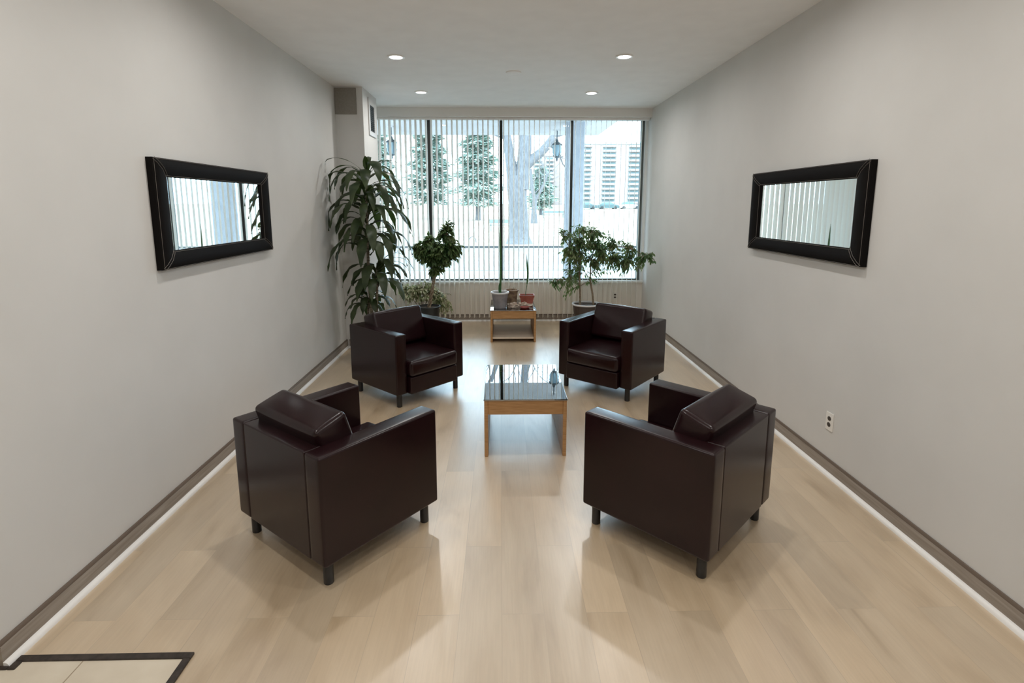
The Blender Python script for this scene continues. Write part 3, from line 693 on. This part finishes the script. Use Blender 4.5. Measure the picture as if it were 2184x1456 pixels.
slab('canopy', M['canopy'], -14, 2.12, YB + .21, 11.85, 3.20, 3.62)
pr = MB().rbox(1.20, 1.52, 9.80, 10.12, GZ, 3.20, .01, 1).build('pillar', M['pillar']); tag(pr, 'square grey pillar holding up the canopy outside the window', 'pillar')

def lantern(loc, label):
    o = tag(empty('hanging_lantern', loc), label, 'lantern')
    MB().lathe([(0, 0), (.075, 0), (.075, -.018), (0, -.018)], n=24).build('ceiling_mount', M['canopy'], o)
    MB().tube([(0, 0, -.018), (0, 0, -.20)], .012, 8).build('rod', M['lantern_metal'], o)
    MB().lathe([(0, -.17), (.022, -.19), (.035, -.235), (.095, -.275), (.115, -.300), (.10, -.304), (0, -.300)], n=24).build('cap', M['lantern_metal'], o)
    MB().lathe([(.085, -.302), (.098, -.36), (.090, -.45), (.055, -.52), (.048, -.52), (.083, -.45), (.091, -.36), (.079, -.302)], n=24).build('glass', M['lantern_glass'], o)
    cg = MB()
    for k in range(6):
        a = k * PI / 3; cg.tube([(.100 * math.cos(a), .100 * math.sin(a), -.303), (.108 * math.cos(a), .108 * math.sin(a), -.38), (.096 * math.cos(a), .096 * math.sin(a), -.46), (.058 * math.cos(a), .058 * math.sin(a), -.53)], .006, 6)
    cg.lathe([(0, -.52), (.06, -.522), (.05, -.545), (.018, -.56), (.022, -.585), (.004, -.62), (0, -.62)], n=20); cg.build('cage', M['lantern_metal'], o)
lantern((1.145, 11.0, 3.20), 'hanging lantern under the canopy, in front of the big tree, seen through the window')
lantern((-2.10, 10.6, 3.20), 'hanging lantern under the canopy at the far left of the window')

# big forked tree
TY = 26.0
tr_ = tag(empty('tree', (.82, TY, GZ)), 'large bare forked tree on the lawn beyond the road', 'tree')
tm = MB()
def T(x, z, y=0): return (x - .82, y, z - GZ)
tm.tube([T(.90, -.2), T(.895, -.05), T(.885, .2), T(.885, .6), T(.87, 1.2), T(.82, 2.0), T(.80, 2.6), T(.82, 3.1)], [.72, .62, .52, .47, .455, .45, .49, .50], 20, jitter=.05)
tm.tube([T(.75, 2.4), T(.60, 3.0), T(.48, 3.8), T(.36, 4.6), T(.22, 5.4), T(-.1, 6.6), T(-.5, 8.0)], [.34, .30, .25, .22, .20, .16, .08], 16, jitter=.05)
tm.tube([T(.95, 2.5), T(1.05, 3.1), T(1.13, 3.8), T(1.18, 4.6), T(1.22, 5.4), T(1.3, 6.8), T(1.1, 8.6), T(1.3, 10)], [.42, .37, .33, .32, .27, .22, .15, .06], 16, jitter=.05)
tm.tube([T(1.15, 3.5), T(1.5, 3.85), T(2.0, 4.25), T(2.4, 4.7), T(2.75, 5.3), T(3.0, 6.3), T(3.4, 7.6)], [.25, .23, .20, .20, .17, .12, .06], 14, jitter=.05)
tm.build('trunk', M['bark'], tr_)
rb = random.Random(4); bt = MB()
def branch(mb, p, d, L, r, depth):
    pts = [Vector(p)]; cur = Vector(p); d = Vector(d).normalized()
    for k in range(5):
        d = (d + Vector((rb.uniform(-.25, .25), rb.uniform(-.25, .25), rb.uniform(-.12, .16)))).normalized(); cur = cur + d * L / 5; pts.append(cur.copy())
    mb.tube(pts, [r * (1 - .16 * k) for k in range(6)], 5, False)
    if depth:
        for k in (2, 3, 4, 5):
            branch(mb, pts[k], d + Vector((rb.uniform(-.9, .9), rb.uniform(-.9, .9), rb.uniform(-.4, .6))), L * .55, r * .45, depth - 1)
for q, d in (((.3, 4.8), (-1, 0, .4)), ((.1, 6), (-.6, .4, .8)), ((1.2, 5.5), (.4, -.5, .8)), ((2.5, 4.9), (.9, 0, .2)), ((2.75, 5.3), (.7, .3, .7)), ((2.3, 4.6), (.6, .2, -.35)), ((1.25, 6.2), (-.6, 0, .8)), ((3.1, 6.6), (.5, .2, 1)), ((-.3, 7.3), (-.4, 0, 1))):
    branch(bt, T(*q), d, 2.4, .055, 2)
bt.build('branches', M['bark'], tr_)
# slim tree behind
t2 = tag(empty('tree', (3.15, 50, .05)), 'slim bare tree on the lawn, right behind the large forked tree', 'tree')
tm = MB(); tm.tube([(0, 0, -.2), (-.02, 0, 1.0), (.05, 0, 2.2), (-.25, 0, 3.4), (-.35, 0, 5)], [.36, .25, .21, .16, .08], 12); tm.tube([(.05, 0, 2.0), (.7, 0, 3.2), (1.3, 0, 4.6)], [.16, .12, .06], 10)
for q in ((-.25, 0, 3.4), (.7, 0, 3.2), (-.1, 0, 2.6), (.3, 0, 2.6), (1.2, 0, 4.4), (-.35, 0, 4.6)): branch(tm, q, (rb.uniform(-1, 1), rb.uniform(-.4, .4), .5), 2.2, .06, 2)
tm.build('trunk', M['bark'], t2)

# evergreens
def evergreen(x, y, z0, H, R, seed, label, dens=1500, low=.15):
    r_ = random.Random(seed); o = tag(empty('evergreen_tree', (x, y, z0)), label, 'tree', 'evergreen trees beyond the lawn')
    tk = MB().tube([(0, 0, -.3), (.05, 0, H * .3), (-.05, 0, H * .7), (0, 0, H)], [.28, .22, .12, .03], 8); tk.build('trunk', M['bark'], o)
    fb = MB()
    for _ in range(dens):
        u = r_.random() ** .8; z = H * (low + (1 - low) * u); env = R * (1 - u) ** .6 * (.75 + .25 * math.sin(z * 4.2 + seed)) * (.6 + .4 * min(1, u * 5))
        a = r_.uniform(0, 2 * PI); rr = env * math.sqrt(r_.uniform(.05, 1)); c = Vector((rr * math.cos(a), rr * math.sin(a), z - .12 * rr))
        d = Vector((math.cos(a), math.sin(a), r_.uniform(-.5, .25))) + Vector((r_.uniform(-.6, .6), r_.uniform(-.6, .6), 0)); L = r_.uniform(.35, .75)
        fb.strip([c, c + d * L * .5, c + d * L + Vector((0, 0, -.06))], [.06, .17, .01], (-math.sin(a), math.cos(a), r_.uniform(-.5, .5)), .3)
    fb.build('foliage', M['needle'], o, angle=80)
ev = [(-2.4, 57, .25, 11.0, 3.0, 'dense evergreen nearest the middle of the window'), (-8.0, 61, .3, 11.5, 3.3, 'dense evergreen behind the small fig tree with the heart crown'),
      (-13.8, 59, .3, 11, 3.2, 'dense evergreen at the far left edge of the window'), (-20.5, 64, .35, 10, 3.4, 'dense evergreen hidden partly by the strap-leaved plant and column'), (5.6, 74, .4, 6.5, 2.6, 'low evergreen to the right of the large forked tree')]
for i, (x, y, z, H, R, lb) in enumerate(ev): evergreen(x, y, z, H, R, 31 + i, lb, 5200 if i < 4 else 2200)

# benches, hoop
def bench(x, y, z, wd, label):
    o = tag(empty('park_bench', (x, y, z)), label, 'bench')
    h = wd / 2
    MB().box(-h, h, -.2, .2, .40, .45).build('seat', M['bench'], o, smooth=False)
    MB().box(-h, h, .2, .24, .55, .82).build('backrest', M['bench'], o, smooth=False)
    for sx in (-1, 1): MB().box(sx * (h - .12) - .03, sx * (h - .12) + .03, -.2, .24, 0, .55 if sx else 0).build('leg', M['bench'], o, smooth=False)
bench(.15, 37.5, -.085, 1.9, 'park bench on the lawn just left of the large tree trunk')
bench(6.2, 63, .25, 2.6, 'park bench on the lawn right of the large tree trunk')
hp = MB().tube([(-.17, 0, 0), (-.165, 0, .15), (-.09, 0, .26), (0, 0, .30), (.09, 0, .26), (.165, 0, .15), (.17, 0, 0)], .022, 8)
hp = hp.build('garden_hoop', M['lantern_metal'], loc=(-1.42, 26.9, GZ)); tag(hp, 'small dark arched hoop standing on the lawn beyond the curb', 'hoop')

# far apartment blocks
def block(name, x0, x1, y0, y1, z0, z1, stacks, label):
    o = tag(empty(name, ((x0 + x1) / 2, y0, z0)), label, 'building'); cx = (x0 + x1) / 2
    MB().box(x0 - cx, x1 - cx, 0, y1 - y0, 0, z1 - z0).build('wall', M['brick_far'], o, smooth=False)
    MB().box(x0 - cx - .3, x1 - cx + .3, -.3, y1 - y0 + .3, z1 - z0, z1 - z0 + .35).build('roof', M['concrete_far'], o, smooth=False)
    nf = int((z1 - z0) / 1.02); bproto = wproto = None
    for a, b__ in stacks:
        bproto = wproto = None
        for k in range(nf):
            z = .5 + k * 1.02
            if bproto is None:
                bproto = MB().box(a - cx, b__ - cx, -1.1, 0, 0, .12).box(a - cx, b__ - cx, -1.1, -1.02, .12, .42).build('balcony', M['concrete_far'], o, smooth=False, loc=(0, 0, z))
                wproto = MB().box(a - cx + .15, b__ - cx - .15, -.04, .0, .14, .92).build('window', M['glass_far'], o, smooth=False, loc=(0, 0, z))
            else:
                q = bproto.copy(); COL.objects.link(q); q.location = (0, 0, z); q = wproto.copy(); COL.objects.link(q); q.location = (0, 0, z)
block('apartment_block', 16.8, 31.2, 120, 132, 1.6, 15.0, [(18.0, 20.2), (22.6, 25.6), (28.4, 31.0)], 'rose brick apartment block with balconies, seen at the right of the window')
block('apartment_block', 7.8, 15.6, 135, 146, 1.8, 13.8, [(8.2, 10.4), (11.4, 13.2)], 'smaller apartment block seen between the large tree and the pillar')

def car(x, y, z, mt, label):
    o = tag(empty('car', (x, y, z)), label, 'car', 'parked cars in front of the far buildings')
    MB().prism([(-2.1, .3), (-2.1, .75), (-1.9, .88), (-1.2, .95), (1.1, .95), (1.95, .82), (2.1, .6), (2.1, .3)], 'y', -.85, .85).build('body', mt, o, angle=40)
    MB().prism([(-1.6, .95), (-1.1, 1.42), (.45, 1.44), (1.15, .95)], 'y', -.75, .75).build('cabin', M['glass_far'], o, angle=40)
    for sx in (-1.3, 1.3):
        for sy in (-.86, .70):
            wl = MB().lathe([(0, 0), (.33, 0), (.33, .18), (0, .18)], n=20); wl.v = [(p[0] + sx, p[2] + sy, p[1] + .33) for p in wl.v]; wl.build('wheel', M['tyre'], o)
car(16.6, 104, .90, M['car_dark'], 'dark car parked at the far left of the car row')
car(21.1, 105, .92, M['car_teal'], 'teal car parked in the middle of the row')
car(25.6, 106, .96, M['car_white'], 'silver car parked at the right end of the row, beside the window jamb')
